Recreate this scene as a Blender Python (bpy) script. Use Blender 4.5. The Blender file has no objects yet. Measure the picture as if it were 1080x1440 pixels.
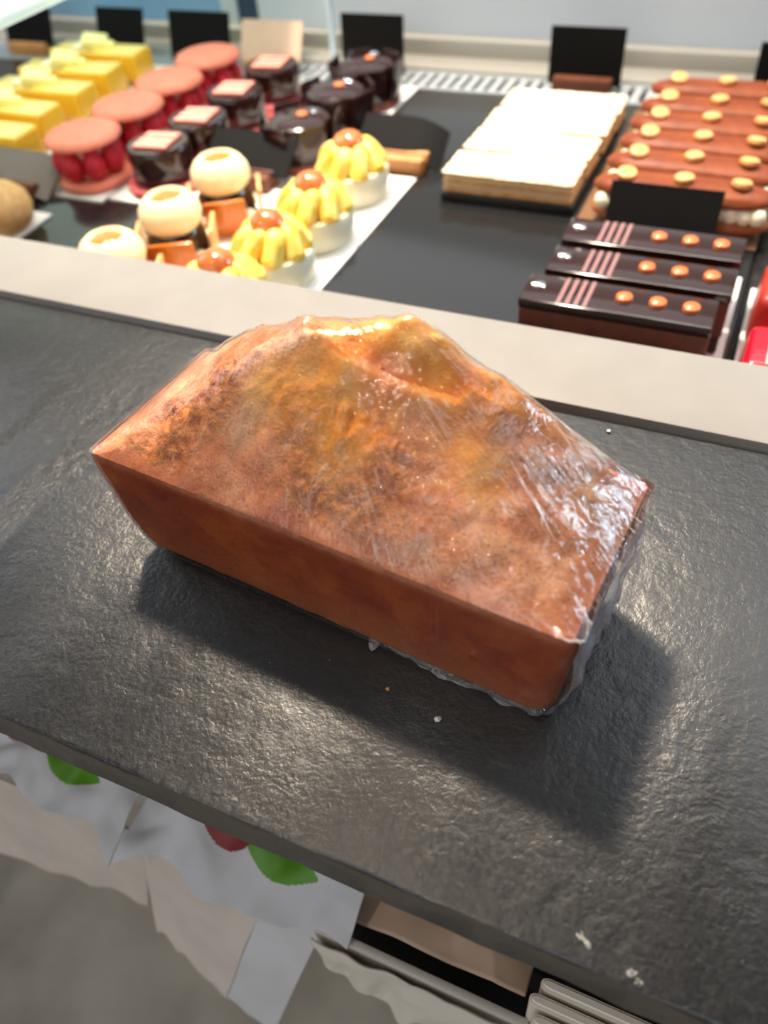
import bpy, bmesh, math, random
import numpy as np
from mathutils import Vector, Matrix, noise as mn
PI = math.pi
sc = bpy.context.scene
COL = sc.collection
rnd = random.Random(7)

# ------------------------------------------------------------------ helpers
def lin(r, g, b):
    f = lambda c: (c/255/12.92) if c/255 <= .04045 else ((c/255+.055)/1.055)**2.4
    return (f(r), f(g), f(b), 1)

class NT:
    """thin wrapper over a material's node tree"""
    def __init__(s, name):
        s.m = bpy.data.materials.new(name); s.m.use_nodes = True
        s.t = s.m.node_tree; s.t.nodes.clear()
        s.out = s.n('ShaderNodeOutputMaterial')
    def n(s, typ, **kw):
        x = s.t.nodes.new(typ)
        for k, v in kw.items(): setattr(x, k, v)
        return x
    def l(s, a, b): s.t.links.new(a, b)
    def val(s, node, **kw):
        for k, v in kw.items(): node.inputs[k.replace('_', ' ')].default_value = v
        return node
    def math(s, op, a, b=None, c=None, clamp=False):
        x = s.n('ShaderNodeMath', operation=op, use_clamp=clamp)
        for i, q in enumerate((a, b, c)):
            if q is None: continue
            if isinstance(q, (int, float)): x.inputs[i].default_value = q
            else: s.l(q, x.inputs[i])
        return x.outputs[0]
    def noise(s, scale, detail=3, rough=.55, vec=None, dist=0):
        x = s.n('ShaderNodeTexNoise'); s.val(x, Scale=scale, Detail=detail, Roughness=rough, Distortion=dist)
        if vec is None: vec = s.n('ShaderNodeTexCoord').outputs['Object']
        s.l(vec, x.inputs['Vector']); return x
    def ramp(s, fac, stops):
        r = s.n('ShaderNodeValToRGB'); e = r.color_ramp.elements
        while len(e) < len(stops): e.new(.5)
        for q, (p, c) in zip(e, stops):
            q.position = p; q.color = c if len(c) == 4 else (*c, 1)
        s.l(fac, r.inputs[0]); return r.outputs[0]
    def mix(s, fac, a, b, mode='MIX'):
        x = s.n('ShaderNodeMix', data_type='RGBA', blend_type=mode)
        for i, q in ((0, fac), (6, a), (7, b)):
            if isinstance(q, (int, float, tuple)): x.inputs[i].default_value = q
            else: s.l(q, x.inputs[i])
        return x.outputs[2]

def mat(name, col, rough=.5, metal=0, spec=.5, coat=0, var=None, vscale=60, bump=0, bscale=200, bdist=.001, sss=0, trans=0, detail=3):
    k = NT(name)
    p = k.n('ShaderNodeBsdfPrincipled')
    k.val(p, Roughness=rough, Metallic=metal)
    p.inputs['Base Color'].default_value = col
    p.inputs['Specular IOR Level'].default_value = spec
    p.inputs['Coat Weight'].default_value = coat
    p.inputs['Coat Roughness'].default_value = .05
    if sss:
        p.inputs['Subsurface Weight'].default_value = sss
        p.inputs['Subsurface Scale'].default_value = .004
    if trans: p.inputs['Transmission Weight'].default_value = trans
    if var is not None:
        nz = k.noise(vscale, detail)
        k.l(k.ramp(nz.outputs['Fac'], [(.35, col), (.65, var)]), p.inputs['Base Color'])
    if bump:
        b = k.n('ShaderNodeBump'); k.val(b, Strength=bump, Distance=bdist)
        k.l(k.noise(bscale, 4).outputs['Fac'], b.inputs['Height']); k.l(b.outputs[0], p.inputs['Normal'])
    k.l(p.outputs[0], k.out.inputs[0])
    return k.m

def obj(name, bm, mats, parent=None, loc=(0, 0, 0), rz=0, smooth=True, rot=None):
    me = bpy.data.meshes.new(name)
    bm.normal_update()
    bm.to_mesh(me); bm.free()
    for m in (mats if isinstance(mats, (list, tuple)) else [mats]): me.materials.append(m)
    if smooth:
        for p in me.polygons: p.use_smooth = True
        try: me.set_sharp_from_angle(angle=math.radians(38))
        except Exception: pass
    o = bpy.data.objects.new(name, me); COL.objects.link(o)
    o.location = loc; o.rotation_euler = rot if rot else (0, 0, rz)
    if parent: o.parent = parent
    return o

def tag(o, label, cat, group=None, kind=None):
    o['label'] = label; o['category'] = cat
    if group: o['group'] = group
    if kind: o['kind'] = kind
    return o

def thing(name, label, cat, loc=(0, 0, 0), rz=0, group=None):
    o = bpy.data.objects.new(name, None); COL.objects.link(o)
    o.empty_display_size = .01
    o.location = loc; o.rotation_euler = (0, 0, rz)
    return tag(o, label, cat, group)

def dup(root, loc, label, rz=None):
    r = root.copy(); COL.objects.link(r); r.location = loc; r['label'] = label
    if rz is not None: r.rotation_euler = (0, 0, rz)
    for ch in list(root.children):
        c = ch.copy(); COL.objects.link(c); c.parent = r
        for g in list(ch.children):
            d = g.copy(); COL.objects.link(d); d.parent = c
    return r

BM = bmesh.new
def box(bm, x0, x1, y0, y1, z0, z1, bev=0, seg=2, mtx=None, mi=0, top=1.0):
    r = bmesh.ops.create_cube(bm, size=1)
    vs = r['verts']
    for v in vs:
        t = top if v.co.z > 0 else 1.0
        v.co = Vector(((x0+x1)/2 + v.co.x*(x1-x0)*t, (y0+y1)/2 + v.co.y*(y1-y0)*t, (z0+z1)/2 + v.co.z*(z1-z0)))
    fs = set(f for v in vs for f in v.link_faces)
    if bev:
        es = set(e for v in vs for e in v.link_edges)
        q = bmesh.ops.bevel(bm, geom=list(es), offset=bev, segments=seg, affect='EDGES', profile=.5)
        vs = list(set(v for f in q['faces'] for v in f.verts) | set(v for v in vs if v.is_valid))
        fs = set(f for v in vs for f in v.link_faces)
    for f in fs: f.material_index = mi
    if mtx is not None:
        for v in vs: v.co = mtx @ v.co
    return vs

def lathe(bm, prof, n=40, c=(0, 0), mtx=None, mi=0, wob=None):
    rings = []; new = []
    for i, (r, z) in enumerate(prof):
        if r < 1e-6:
            v = bm.verts.new((c[0], c[1], z)); rings.append([v]); new.append(v)
        else:
            ring = []
            for k in range(n):
                a = 2*PI*k/n; rr = r*(wob(a, z) if wob else 1)
                ring.append(bm.verts.new((c[0]+rr*math.cos(a), c[1]+rr*math.sin(a), z)))
            rings.append(ring); new += ring
    for A, B in zip(rings, rings[1:]):
        for k in range(n):
            k2 = (k+1) % n
            if len(A) == 1 and len(B) == 1: continue
            if len(A) == 1: f = bm.faces.new((A[0], B[k2], B[k]))
            elif len(B) == 1: f = bm.faces.new((A[k], A[k2], B[0]))
            else: f = bm.faces.new((A[k], A[k2], B[k2], B[k]))
            f.material_index = mi
    for ring, rev in ((rings[0], True), (rings[-1], False)):
        if len(ring) > 1:
            f = bm.faces.new(ring[::-1] if rev else ring); f.material_index = mi
    bmesh.ops.recalc_face_normals(bm, faces=list(set(f for v in new for f in v.link_faces)))
    if mtx is not None:
        for v in new: v.co = mtx @ v.co
    return new

def blob(bm, c, r, sub=3, amp=0, fr=80, mtx=None, mi=0, seed=0):
    q = bmesh.ops.create_icosphere(bm, subdivisions=sub, radius=1)
    r = r if isinstance(r, (tuple, list)) else (r, r, r)
    for v in q['verts']:
        k = 1 + (amp*mn.noise(v.co*fr/40 + Vector((seed, seed*2.3, 0))) if amp else 0)
        p = Vector((v.co.x*r[0]*k, v.co.y*r[1]*k, v.co.z*r[2]*k))
        if mtx is not None: p = mtx @ p
        v.co = p + Vector(c)
    for f in set(f for v in q['verts'] for f in v.link_faces): f.material_index = mi
    return q['verts']

def tube(bm, pts, rad, n=8, cap=True):
    pts = [Vector(p) for p in pts]; rings = []
    for i, p in enumerate(pts):
        t = (pts[min(i+1, len(pts)-1)] - pts[max(i-1, 0)]).normalized()
        a = t.orthogonal().normalized(); b = t.cross(a)
        r = rad[i] if isinstance(rad, (list, tuple)) else rad
        rings.append([bm.verts.new(p + a*r*math.cos(2*PI*k/n) + b*r*math.sin(2*PI*k/n)) for k in range(n)])
    for A, B in zip(rings, rings[1:]):
        for k in range(n): bm.faces.new((A[k], A[(k+1) % n], B[(k+1) % n], B[k]))
    if cap: bm.faces.new(rings[0][::-1]); bm.faces.new(rings[-1])

def one(name, fn, m, parent=None, **kw):
    bm = BM(); fn(bm); return obj(name, bm, m, parent, **kw)

def TR(x=0, y=0, z=0, rx=0, ry=0, rz=0):
    return Matrix.Translation((x, y, z)) @ Matrix.Rotation(rz, 4, 'Z') @ Matrix.Rotation(ry, 4, 'Y') @ Matrix.Rotation(rx, 4, 'X')

# ------------------------------------------------------------------ camera (slate top is z = 0)
H = .26; FPX = 1130.0
Rm = ((0.91291456, 0.24218402, -0.32853295), (0.40045358, -0.68706559, 0.60628195), (-0.07889188, -0.68504581, -0.72421565))
cd = bpy.data.cameras.new('camera'); cam = bpy.data.objects.new('camera', cd); COL.objects.link(cam)
cd.sensor_fit = 'VERTICAL'; cd.sensor_height = 36; cd.sensor_width = 27; cd.lens = FPX/1440*36
M = Matrix(((Rm[0][0], -Rm[0][1], -Rm[0][2], 0), (Rm[1][0], -Rm[1][1], -Rm[1][2], 0), (Rm[2][0], -Rm[2][1], -Rm[2][2], H), (0, 0, 0, 1)))
cam.matrix_world = M
cd.clip_start = .01
cd.dof.use_dof = True; cd.dof.focus_distance = .315; cd.dof.aperture_fstop = 7.0
sc.camera = cam

# ------------------------------------------------------------------ materials
def slate_material():
    k = NT('black_slate'); p = k.n('ShaderNodeBsdfPrincipled')
    co = k.n('ShaderNodeTexCoord').outputs['Object']
    n1 = k.noise(26, 4, .55, co, .3); n2 = k.noise(120, 5, .6, co, .3); n3 = k.noise(480, 4, .7, co, .2)
    rg = k.n('ShaderNodeTexNoise', noise_type='RIDGED_MULTIFRACTAL', normalize=True); k.val(rg, Scale=95, Detail=3, Roughness=.5, Lacunarity=2.1); k.l(co, rg.inputs['Vector'])
    patch = k.ramp(k.noise(10, 2, .5, co).outputs['Fac'], [(.34, (.45, .45, .45)), (.60, (1, 1, 1))])
    h = k.math('ADD', k.math('MULTIPLY', n1.outputs['Fac'], .45),
               k.math('MULTIPLY', k.math('ADD', k.math('MULTIPLY', rg.outputs['Fac'], -.55), k.math('ADD', k.math('MULTIPLY', n2.outputs['Fac'], .5), k.math('MULTIPLY', n3.outputs['Fac'], .38))), patch))
    b = k.n('ShaderNodeBump'); k.val(b, Strength=.52, Distance=.0013)
    k.l(h, b.inputs['Height']); k.l(b.outputs[0], p.inputs['Normal'])
    c = k.ramp(n2.outputs['Fac'], [(.3, lin(7, 7, 8)), (.7, lin(14, 14, 15))])
    sp = k.ramp(k.noise(420, 2, .5, co).outputs['Fac'], [(.75, (0, 0, 0)), (.79, (1, 1, 1))])   # pale mineral specks
    c = k.mix(k.math('MULTIPLY', sp, .3), c, lin(150, 148, 142))
    k.l(c, p.inputs['Base Color'])
    rr = k.ramp(n3.outputs['Fac'], [(.3, (.27,)*3), (.7, (.38,)*3)])
    k.l(rr, p.inputs['Roughness']); p.inputs['Specular IOR Level'].default_value = .9
    k.l(p.outputs[0], k.out.inputs[0]); return k.m

def cake_material():
    k = NT('baked_crust'); p = k.n('ShaderNodeBsdfPrincipled')
    co = k.n('ShaderNodeTexCoord').outputs['Object']
    g = k.n('ShaderNodeAttribute', attribute_name='gold').outputs['Fac']
    s = k.n('ShaderNodeAttribute', attribute_name='side').outputs['Fac']
    cr = k.n('ShaderNodeAttribute', attribute_name='crag').outputs['Fac']
    n1 = k.noise(45, 4, .6, co); n2 = k.noise(240, 4, .65, co); n3 = k.noise(900, 2, .5, co)
    top = k.ramp(n1.outputs['Fac'], [(.32, lin(208, 118, 74)), (.5, lin(232, 154, 110)), (.68, lin(240, 182, 140))])
    top = k.mix(k.math('MULTIPLY', k.ramp(n2.outputs['Fac'], [(.48, (0, 0, 0)), (.66, (1, 1, 1))]), .38), top, lin(170, 84, 44))
    top = k.mix(k.math('MULTIPLY', k.ramp(n3.outputs['Fac'], [(.30, (1, 1, 1)), (.42, (0, 0, 0))]), .5), top, lin(130, 58, 28))
    cragc = k.ramp(n2.outputs['Fac'], [(.38, lin(138, 62, 20)), (.6, lin(218, 140, 66))])
    top = k.mix(k.math('MULTIPLY', cr, .75), top, cragc)
    goldc = k.ramp(n1.outputs['Fac'], [(.3, lin(238, 138, 46)), (.5, lin(248, 164, 64)), (.7, lin(250, 194, 106))])
    top = k.mix(g, top, goldc)
    # flecks of pale crumb
    fl = k.ramp(k.noise(330, 2, .5, co).outputs['Fac'], [(.7, (0, 0, 0)), (.75, (1, 1, 1))])
    top = k.mix(k.math('MULTIPLY', fl, .7), top, lin(236, 184, 104))
    sd = k.ramp(n1.outputs['Fac'], [(.3, lin(146, 50, 14)), (.5, lin(170, 70, 22)), (.72, lin(200, 98, 34))])
    sd = k.mix(k.math('MULTIPLY', k.ramp(n2.outputs['Fac'], [(.5, (0, 0, 0)), (.72, (1, 1, 1))]), .35), sd, lin(112, 40, 18))
    z = k.n('ShaderNodeSeparateXYZ'); k.l(co, z.inputs[0])
    low = k.ramp(k.math('MULTIPLY', z.outputs[2], 16), [(.15, (1, 1, 1)), (.55, (0, 0, 0))])
    sd = k.mix(k.math('MULTIPLY', low, .5), sd, lin(196, 104, 48))
    c = k.mix(s, top, sd)
    k.l(c, p.inputs['Base Color'])
    b = k.n('ShaderNodeBump'); k.val(b, Strength=.8, Distance=.0014)
    hh = k.math('ADD', k.math('MULTIPLY', n2.outputs['Fac'], k.math('ADD', .5, k.math('MULTIPLY', cr, 1.3))), k.math('MULTIPLY', n3.outputs['Fac'], .25))
    k.l(hh, b.inputs['Height']); k.l(b.outputs[0], p.inputs['Normal'])
    k.val(p, Roughness=.55); p.inputs['Specular IOR Level'].default_value = .35
    p.inputs['Subsurface Weight'].default_value = .12; p.inputs['Subsurface Radius'].default_value = (1, .35, .12); p.inputs['Subsurface Scale'].default_value = .004
    k.l(p.outputs[0], k.out.inputs[0]); return k.m

def film_material(name='cling_film', milky=.0, cx=-.035, cy=.034, crump=0., pleat=1., base=.018, lines=.4):
    k = NT(name)
    co = k.n('ShaderNodeTexCoord').outputs['Object']
    s = k.n('ShaderNodeSeparateXYZ'); k.l(co, s.inputs[0])
    dx = k.math('SUBTRACT', s.outputs[0], cx); dy = k.math('SUBTRACT', s.outputs[1], cy)
    ang = k.math('ARCTAN2', dy, k.math('ABSOLUTE', dx))
    r = k.math('SQRT', k.math('ADD', k.math('MULTIPLY', dx, dx), k.math('MULTIPLY', dy, dy)))
    def polar(fa, fr):
        v = k.n('ShaderNodeCombineXYZ'); k.l(k.math('MULTIPLY', ang, fa), v.inputs[0]); k.l(k.math('MULTIPLY', r, fr), v.inputs[1]); return v.outputs[0]
    patch = k.ramp(k.noise(30, 2, .5, co).outputs['Fac'], [(.42, (.12,)*3), (.62, (1, 1, 1))])
    f1 = k.noise(1.0, 3, .6, polar(14, 30), .5)             # pleats pulled from the crest to the corners
    f2 = k.noise(1.0, 3, .6, polar(60, 26), .4)
    f3 = k.noise(60, 3, .6, co, .6)
    away = k.ramp(k.math('MULTIPLY', k.math('ABSOLUTE', k.math('ADD', s.outputs[0], .03)), 10), [(.40, (.06,)*3), (.75, (1, 1, 1))])
    h = k.math('ADD', k.math('MULTIPLY', k.math('ADD', k.math('MULTIPLY', f1.outputs['Fac'], .8), k.math('MULTIPLY', f2.outputs['Fac'], .45)), k.math('MULTIPLY', k.math('MULTIPLY', patch, k.math('ADD', k.math('MULTIPLY', away, .8), .2)), pleat)), k.math('ADD', k.math('MULTIPLY', f3.outputs['Fac'], .12+.45*pleat+crump), k.math('MULTIPLY', k.noise(260, 3, .6, co, .5).outputs['Fac'], .22*pleat)))
    if crump:
        h = k.math('ADD', h, k.math('MULTIPLY', k.math('ABSOLUTE', k.math('SUBTRACT', k.noise(230, 3, .6, co, 1).outputs['Fac'], .5)), -2.5*crump))
    b = k.n('ShaderNodeBump'); k.val(b, Strength=.8, Distance=.0026); k.l(h, b.inputs['Height'])
    lw = k.n('ShaderNodeFresnel'); k.val(lw, IOR=1.48); k.l(b.outputs[0], lw.inputs['Normal'])
    g = k.n('ShaderNodeBsdfGlossy'); k.val(g, Roughness=.06); g.inputs['Color'].default_value = (1, 1, 1, 1); k.l(b.outputs[0], g.inputs['Normal'])
    t = k.n('ShaderNodeBsdfTransparent'); t.inputs[0].default_value = (.985, .983, .985, 1)
    m = k.n('ShaderNodeMixShader'); k.l(k.math('MINIMUM', k.math('ADD', k.math('MULTIPLY', lw.outputs[0], 1.05), base), .7), m.inputs[0]); k.l(t.outputs[0], m.inputs[1]); k.l(g.outputs[0], m.inputs[2])
    d = k.n('ShaderNodeBsdfDiffuse'); d.inputs[0].default_value = (.84, .84, .88, 1)
    # thin pale crease lines, each only over part of its length
    def crease(fa, fr, seed, w, lo, hi):
        nz = k.noise(1.0, 1.5, .5, polar(fa, fr), .25)
        ln = k.ramp(k.math('ABSOLUTE', k.math('SUBTRACT', nz.outputs['Fac'], seed)), [(.0, (1, 1, 1)), (w, (0, 0, 0))])
        gate = k.ramp(k.noise(24+seed*20, 2, .5, co).outputs['Fac'], [(lo, (0, 0, 0)), (hi, (1, 1, 1))])
        return k.math('MULTIPLY', ln, gate)
    cl = k.math('ADD', k.math('ADD', crease(20, 11, .5, .010, .46, .6), crease(13, 17, .44, .009, .48, .62)), crease(9, 26, .56, .009, .47, .6))
    fac = k.math('ADD', k.math('MULTIPLY', k.math('MULTIPLY', cl, away), lines), milky, clamp=True)
    m2 = k.n('ShaderNodeMixShader'); k.l(fac, m2.inputs[0]); k.l(m.outputs[0], m2.inputs[1]); k.l(d.outputs[0], m2.inputs[2])
    k.l(m2.outputs[0], k.out.inputs[0]); return k.m

def glass_material(name, tint=(.9, .97, .96, 1), fac=.25):
    k = NT(name); g = k.n('ShaderNodeBsdfGlossy'); k.val(g, Roughness=.03)
    t = k.n('ShaderNodeBsdfTransparent'); t.inputs[0].default_value = tint
    m = k.n('ShaderNodeMixShader'); m.inputs[0].default_value = fac
    k.l(t.outputs[0], m.inputs[1]); k.l(g.outputs[0], m.inputs[2]); k.l(m.outputs[0], k.out.inputs[0]); return k.m

m_slate = slate_material()
m_white = mat('painted_white_metal', lin(146, 143, 139), .5, spec=.25, var=lin(141, 138, 134), vscale=30)
m_tray = mat('black_gloss_tray', lin(30, 31, 32), .16, spec=.6)
m_steel = mat('brushed_steel', lin(190, 197, 202), .35, metal=.3)
m_ledge = mat('satin_steel_ledge', lin(170, 168, 160), .45, metal=.35)
m_dark = mat('dark_gap', lin(16, 16, 17), .6)
m_floor = mat('grey_floor', lin(188, 180, 168), .6, var=lin(158, 149, 137), vscale=7, bump=.1, bscale=60)
m_wall = mat('cream_wall', lin(205, 200, 192), .7)
m_panelw = mat('pale_grey_door_panel', lin(202, 214, 226), .3, var=lin(210, 220, 230), vscale=3)
m_panelb = mat('pale_blue_door_panel', lin(140, 186, 228), .3, var=lin(160, 200, 234), vscale=3)
m_framew = mat('white_door_frame', lin(215, 230, 238), .35)
m_framed = mat('dark_blue_door_edge', lin(52, 72, 92), .4)
m_post = mat('pale_post', lin(205, 225, 236), .25)
m_board = mat('white_cake_board', lin(238, 234, 230), .55)
m_card = mat('black_slate_card', lin(11, 10, 10), .7, spec=.15)
m_cardg = mat('taupe_card', lin(116, 104, 98), .6, spec=.3)
m_cardt = mat('tan_card', lin(216, 186, 162), .6, var=lin(206, 178, 154), vscale=40)
m_wood = mat('pale_wood', lin(206, 150, 96), .55, var=lin(190, 130, 78), vscale=50)
m_woodd = mat('brown_wood', lin(112, 62, 38), .55, var=lin(96, 50, 30), vscale=50)
m_lemon = mat('lemon_glaze', lin(253, 194, 50), .25, coat=.4, sss=.1)
m_lemonlit = mat('lit_lemon_glaze', lin(254, 228, 128), .3, coat=.3)  # paler yellow standing for light on the upper face
m_lemonp = mat('pale_lemon_chocolate', lin(250, 240, 160), .4)
m_lemonw = mat('ivory_cream', lin(250, 240, 208), .45, sss=.15)
m_bisc = mat('biscuit', lin(206, 146, 78), .7, var=lin(184, 118, 56), vscale=150, bump=.5, bscale=500)
m_mac = mat('coral_macaron', lin(240, 140, 112), .5, var=lin(236, 128, 102), vscale=70, bump=.12, bscale=500)
m_rasp = mat('raspberry', lin(196, 18, 40), .35, var=lin(220, 40, 62), vscale=160, bump=.8, bscale=420, bdist=.002, sss=.1)
m_pinkc = mat('pink_cream', lin(240, 190, 176), .5)
m_choc = mat('chocolate_mirror_glaze', lin(42, 19, 15), .16, spec=.5, coat=.25)
m_chocm = mat('chocolate_sponge', lin(104, 48, 30), .45, var=lin(86, 38, 24), vscale=120, bump=.25, bscale=300)
m_plaq = mat('rose_plaque', lin(206, 122, 106), .4, var=lin(192, 106, 98), vscale=90)
m_pinkb = mat('pink_biscuit', lin(196, 92, 92), .6, var=lin(176, 72, 76), vscale=160, bump=.4, bscale=400)
m_orange = mat('orange_dot', lin(214, 112, 56), .35)
m_silver = mat('silver_leaf', lin(200, 205, 215), .2, metal=.9)
m_caram = mat('caramel_plate', lin(206, 118, 36), .25, var=lin(190, 100, 26), vscale=60, coat=.3)
m_tanp = mat('tan_chocolate_plate', lin(226, 176, 116), .4)
m_ivory = mat('ivory_ganache', lin(248, 228, 184), .4, sss=.15, bump=.08, bscale=120)
m_carc = mat('caramel_pool', lin(214, 132, 54), .2, var=lin(190, 100, 36), vscale=200)
m_yellowc = mat('lemon_cream', lin(250, 200, 60), .4, var=lin(252, 226, 128), vscale=90, sss=.15)
m_verrine = mat('vanilla_mousse', lin(240, 234, 208), .4, sss=.2)
m_puff = mat('caramelised_puff', lin(218, 132, 70), .15, var=lin(196, 98, 44), vscale=110, coat=.6)
m_craq = mat('craquelin', lin(222, 176, 116), .65, var=lin(206, 152, 92), vscale=160, bump=.7, bscale=350)
m_puffp = mat('puff_pastry', lin(222, 182, 132), .7, var=lin(196, 142, 84), vscale=160, bump=.5, bscale=400)
m_custard = mat('baked_custard', lin(232, 202, 156), .5)
m_sugar = mat('powdered_sugar', lin(250, 244, 234), .8, var=lin(232, 204, 164), vscale=75, bump=.5, bscale=260, bdist=.002)
m_icing = mat('chocolate_icing', lin(136, 68, 32), .5, spec=.3, var=lin(116, 52, 24), vscale=70, bump=.12, bscale=160)
m_choux = mat('choux_pastry', lin(178, 104, 52), .6, var=lin(156, 84, 40), vscale=90, bump=.4, bscale=260)
m_creamw = mat('whipped_cream', lin(246, 236, 208), .5, sss=.2, bump=.5, bscale=160, bdist=.002)
m_nut = mat('hazelnut', lin(232, 180, 116), .45, var=lin(214, 150, 88), vscale=250)
m_nutd = mat('hazelnut_heart', lin(188, 112, 60), .5)
m_red = mat('red_glaze', lin(214, 20, 44), .2, coat=.5)
m_redb = mat('red_brown_glaze', lin(168, 44, 38), .3, var=lin(190, 66, 54), vscale=80)
m_paper = mat('white_bag_paper', lin(204, 205, 212), .6, var=lin(194, 195, 200), vscale=20)
m_paperb = mat('cream_bag_side', lin(206, 196, 188), .65, var=lin(192, 182, 174), vscale=20)
m_printr = mat('red_print', lin(130, 30, 32), .5)
m_printg = mat('green_print', lin(82, 144, 18), .5)
m_kraft = mat('buff_paper', lin(196, 170, 148), .65, var=lin(186, 160, 138), vscale=25)
m_napk = mat('folded_white_card', lin(226, 218, 206), .6)
m_cake = cake_material()
m_film = film_material()
m_filmc = film_material('crumpled_cling_film', milky=.17, crump=1.2, lines=.1)
m_films = film_material('tight_cling_film', pleat=.0, lines=.03, base=.0)
m_crumb = mat('cake_crumb', lin(206, 140, 66), .7)
m_crumbw = mat('white_crumb', lin(232, 230, 226), .6)
m_sugarstain = mat('dried_sugar', lin(138, 136, 132), .6, var=lin(84, 83, 82), vscale=500)
def frosted():
    k = NT('pale_frosted_glass')
    t = k.n('ShaderNodeBsdfTransparent'); t.inputs[0].default_value = (.9, .99, .98, 1)
    a = k.n('ShaderNodeBsdfTranslucent'); a.inputs[0].default_value = (.82, .95, .95, 1)
    d = k.n('ShaderNodeBsdfPrincipled'); d.inputs['Base Color'].default_value = (.75, .9, .9, 1); k.val(d, Roughness=.2)
    m = k.n('ShaderNodeMixShader'); m.inputs[0].default_value = .5; k.l(a.outputs[0], m.inputs[1]); k.l(d.outputs[0], m.inputs[2])
    m2 = k.n('ShaderNodeMixShader'); m2.inputs[0].default_value = .6; k.l(t.outputs[0], m2.inputs[1]); k.l(m.outputs[0], m2.inputs[2])
    k.l(m2.outputs[0], k.out.inputs[0]); return k.m
m_glassg = frosted()

# ------------------------------------------------------------------ setting
def struct(o): o['kind'] = 'structure'; return o
FZ = -.95
struct(one('floor', lambda b: box(b, -3, 2.5, -2.5, 3.2, FZ-.05, FZ), m_floor, smooth=False))
struct(one('wall_back', lambda b: box(b, -3, 2.5, 3.2, 3.3, FZ, 1.9), m_wall, smooth=False))

T = -.06          # top of the black display trays
dc = thing('display_case', 'white framed pastry display case behind the black slate ledge', 'display case', (0, 0, FZ))
DZ = -FZ          # local offset: the case's own base sits on the floor
def P(name, fn, m, **kw):
    o = one(name, fn, m, dc, **kw); o.location = (0, 0, DZ); return o
P('case_body', lambda b: box(b, -1.6, 1.0, .30, 1.0, FZ, -.09, .003), m_wall)
P('front_sill', lambda b: box(b, -1.6, 1.0, .3115, .371, -.09, .004, .0015), m_white)
P('shadow_gap', lambda b: box(b, -1.6, 1.0, .3085, .3114, -.06, -.004), m_dark)
P('well_lining', lambda b: (box(b, -1.6, 1.0, .371, .935, -.0899, -.066)), m_dark)
def grille(b):
    y0, y1 = .862, .912
    box(b, -1.6, 1.0, y0, y0+.005, T-.006, T)
    box(b, -1.6, 1.0, y1-.005, y1, T-.006, T)
    x = -1.5
    while x < .8:
        mt = TR(x, (y0+y1)/2, T-.003, rz=.0)
        box(b, -.004, .004, -.021, .021, -.0025, .0025, mtx=mt)
        x += .0135
P('vent_grille', grille, m_steel, smooth=False)
P('back_ledge', lambda b: (box(b, -1.6, 1.0, .9125, .955, -.0659, T+.004, .002), box(b, -1.6, 1.0, .950, .966, -.0659, T+.022, .003)), m_ledge)
dr = P('sliding_door', lambda b: box(b, -.62, 1.0, .968, .976, T, .11), m_panelw, smooth=False)
dl = P('sliding_door', lambda b: box(b, -1.6, -.672, .968, .976, T+.0, .11), m_panelb, smooth=False)
f = one('door_frame', lambda b: (box(b, -.672, -.648, .964, .976, T, .11, .002), box(b, -1.6, -.672, .962, .9679, T-.0, T+.012), box(b, -1.6, -.672, .962, .9679, -.006, .001), box(b, -1.6, -.672, .962, .9679, .016, .03)), m_framew, dl)
g = one('door_edge', lambda b: box(b, -.648, -.62, .967, .976, T, .11), m_framed, dr)
P('upright_post', lambda b: tube(b, [(-.498, .925, T-.005), (-.4982, .925, T+.004), (-.499, .927, T+.01), (-.4995, .93, T+.03), (-.4995, .93, .1), (-.4995, .93, .42)], .0042, 10), m_post)
# overhead glass shelf at the far left of the case
sh = tag(one('glass_shelf', lambda b: box(b, -.96, -.536, .43, .93, .097, .105, .002), m_glassg), 'pale green glass shelf corner above the lemon slices at the picture\'s top', 'shelf')
sh.location = (0, 0, 0)
for bx, by in ((-.93, .922), (-.93, .46)):
    one('shelf_bracket', lambda b: tube(b, [(bx, by, T-.01), (bx, by, .097)], .006), m_steel, sh)

def slab(bm, x0, x1, y0, y1, z0, z1):
    """slate board whose front edge is slightly chipped and uneven"""
    nx = 260
    prof = [(y1, z0), (y0+.0008, z0), (y0, z0+.001), (y0, z1-.0018), (y0+.0004, z1-.0006), (y0+.0014, z1), (y1, z1)]
    rows = []
    for i in range(nx+1):
        x = x0+(x1-x0)*i/nx; r = []
        for j, (y, z) in enumerate(prof):
            w = 0
            if j in (2, 3, 4, 5): w = .0007*mn.noise(Vector((x*55, j*.7, 0))) + .0004*mn.noise(Vector((x*200, j, 3)))
            dz = .0005*mn.noise(Vector((x*90, 5, j))) if j in (3, 4) else 0
            r.append(bm.verts.new((x, y+w, z+dz)))
        rows.append(r)
    n = len(prof)
    for A, B in zip(rows, rows[1:]):
        for j in range(n):
            bm.faces.new((A[j], A[(j+1) % n], B[(j+1) % n], B[j]))
    bm.faces.new(rows[0][::-1]); bm.faces.new(rows[-1])
    bmesh.ops.recalc_face_normals(bm, faces=bm.faces)
slate = tag(one('slate_ledge', lambda b: slab(b, -1.5, .9, .0725, .3083, -.022, 0), m_slate), 'black riven slate ledge under the wrapped loaf cake', 'countertop')
for x in (-1.2, .6): one('ledge_bracket', lambda b: box(b, x-.008, x+.008, .20, .2999, -.10, -.022), m_dark, slate, smooth=False)

for name, x0, x1, lab in (('display_tray', -1.55, .0080, 'wide black glossy display tray carrying most of the pastries'),
                          ('display_tray', .0103, .95, 'black glossy display tray under the red cakes')):
    tag(one(name, lambda b: box(b, x0, x1, .3712, .858, T-.006, T, .0012), m_tray), lab, 'tray', 'black display trays')

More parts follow.
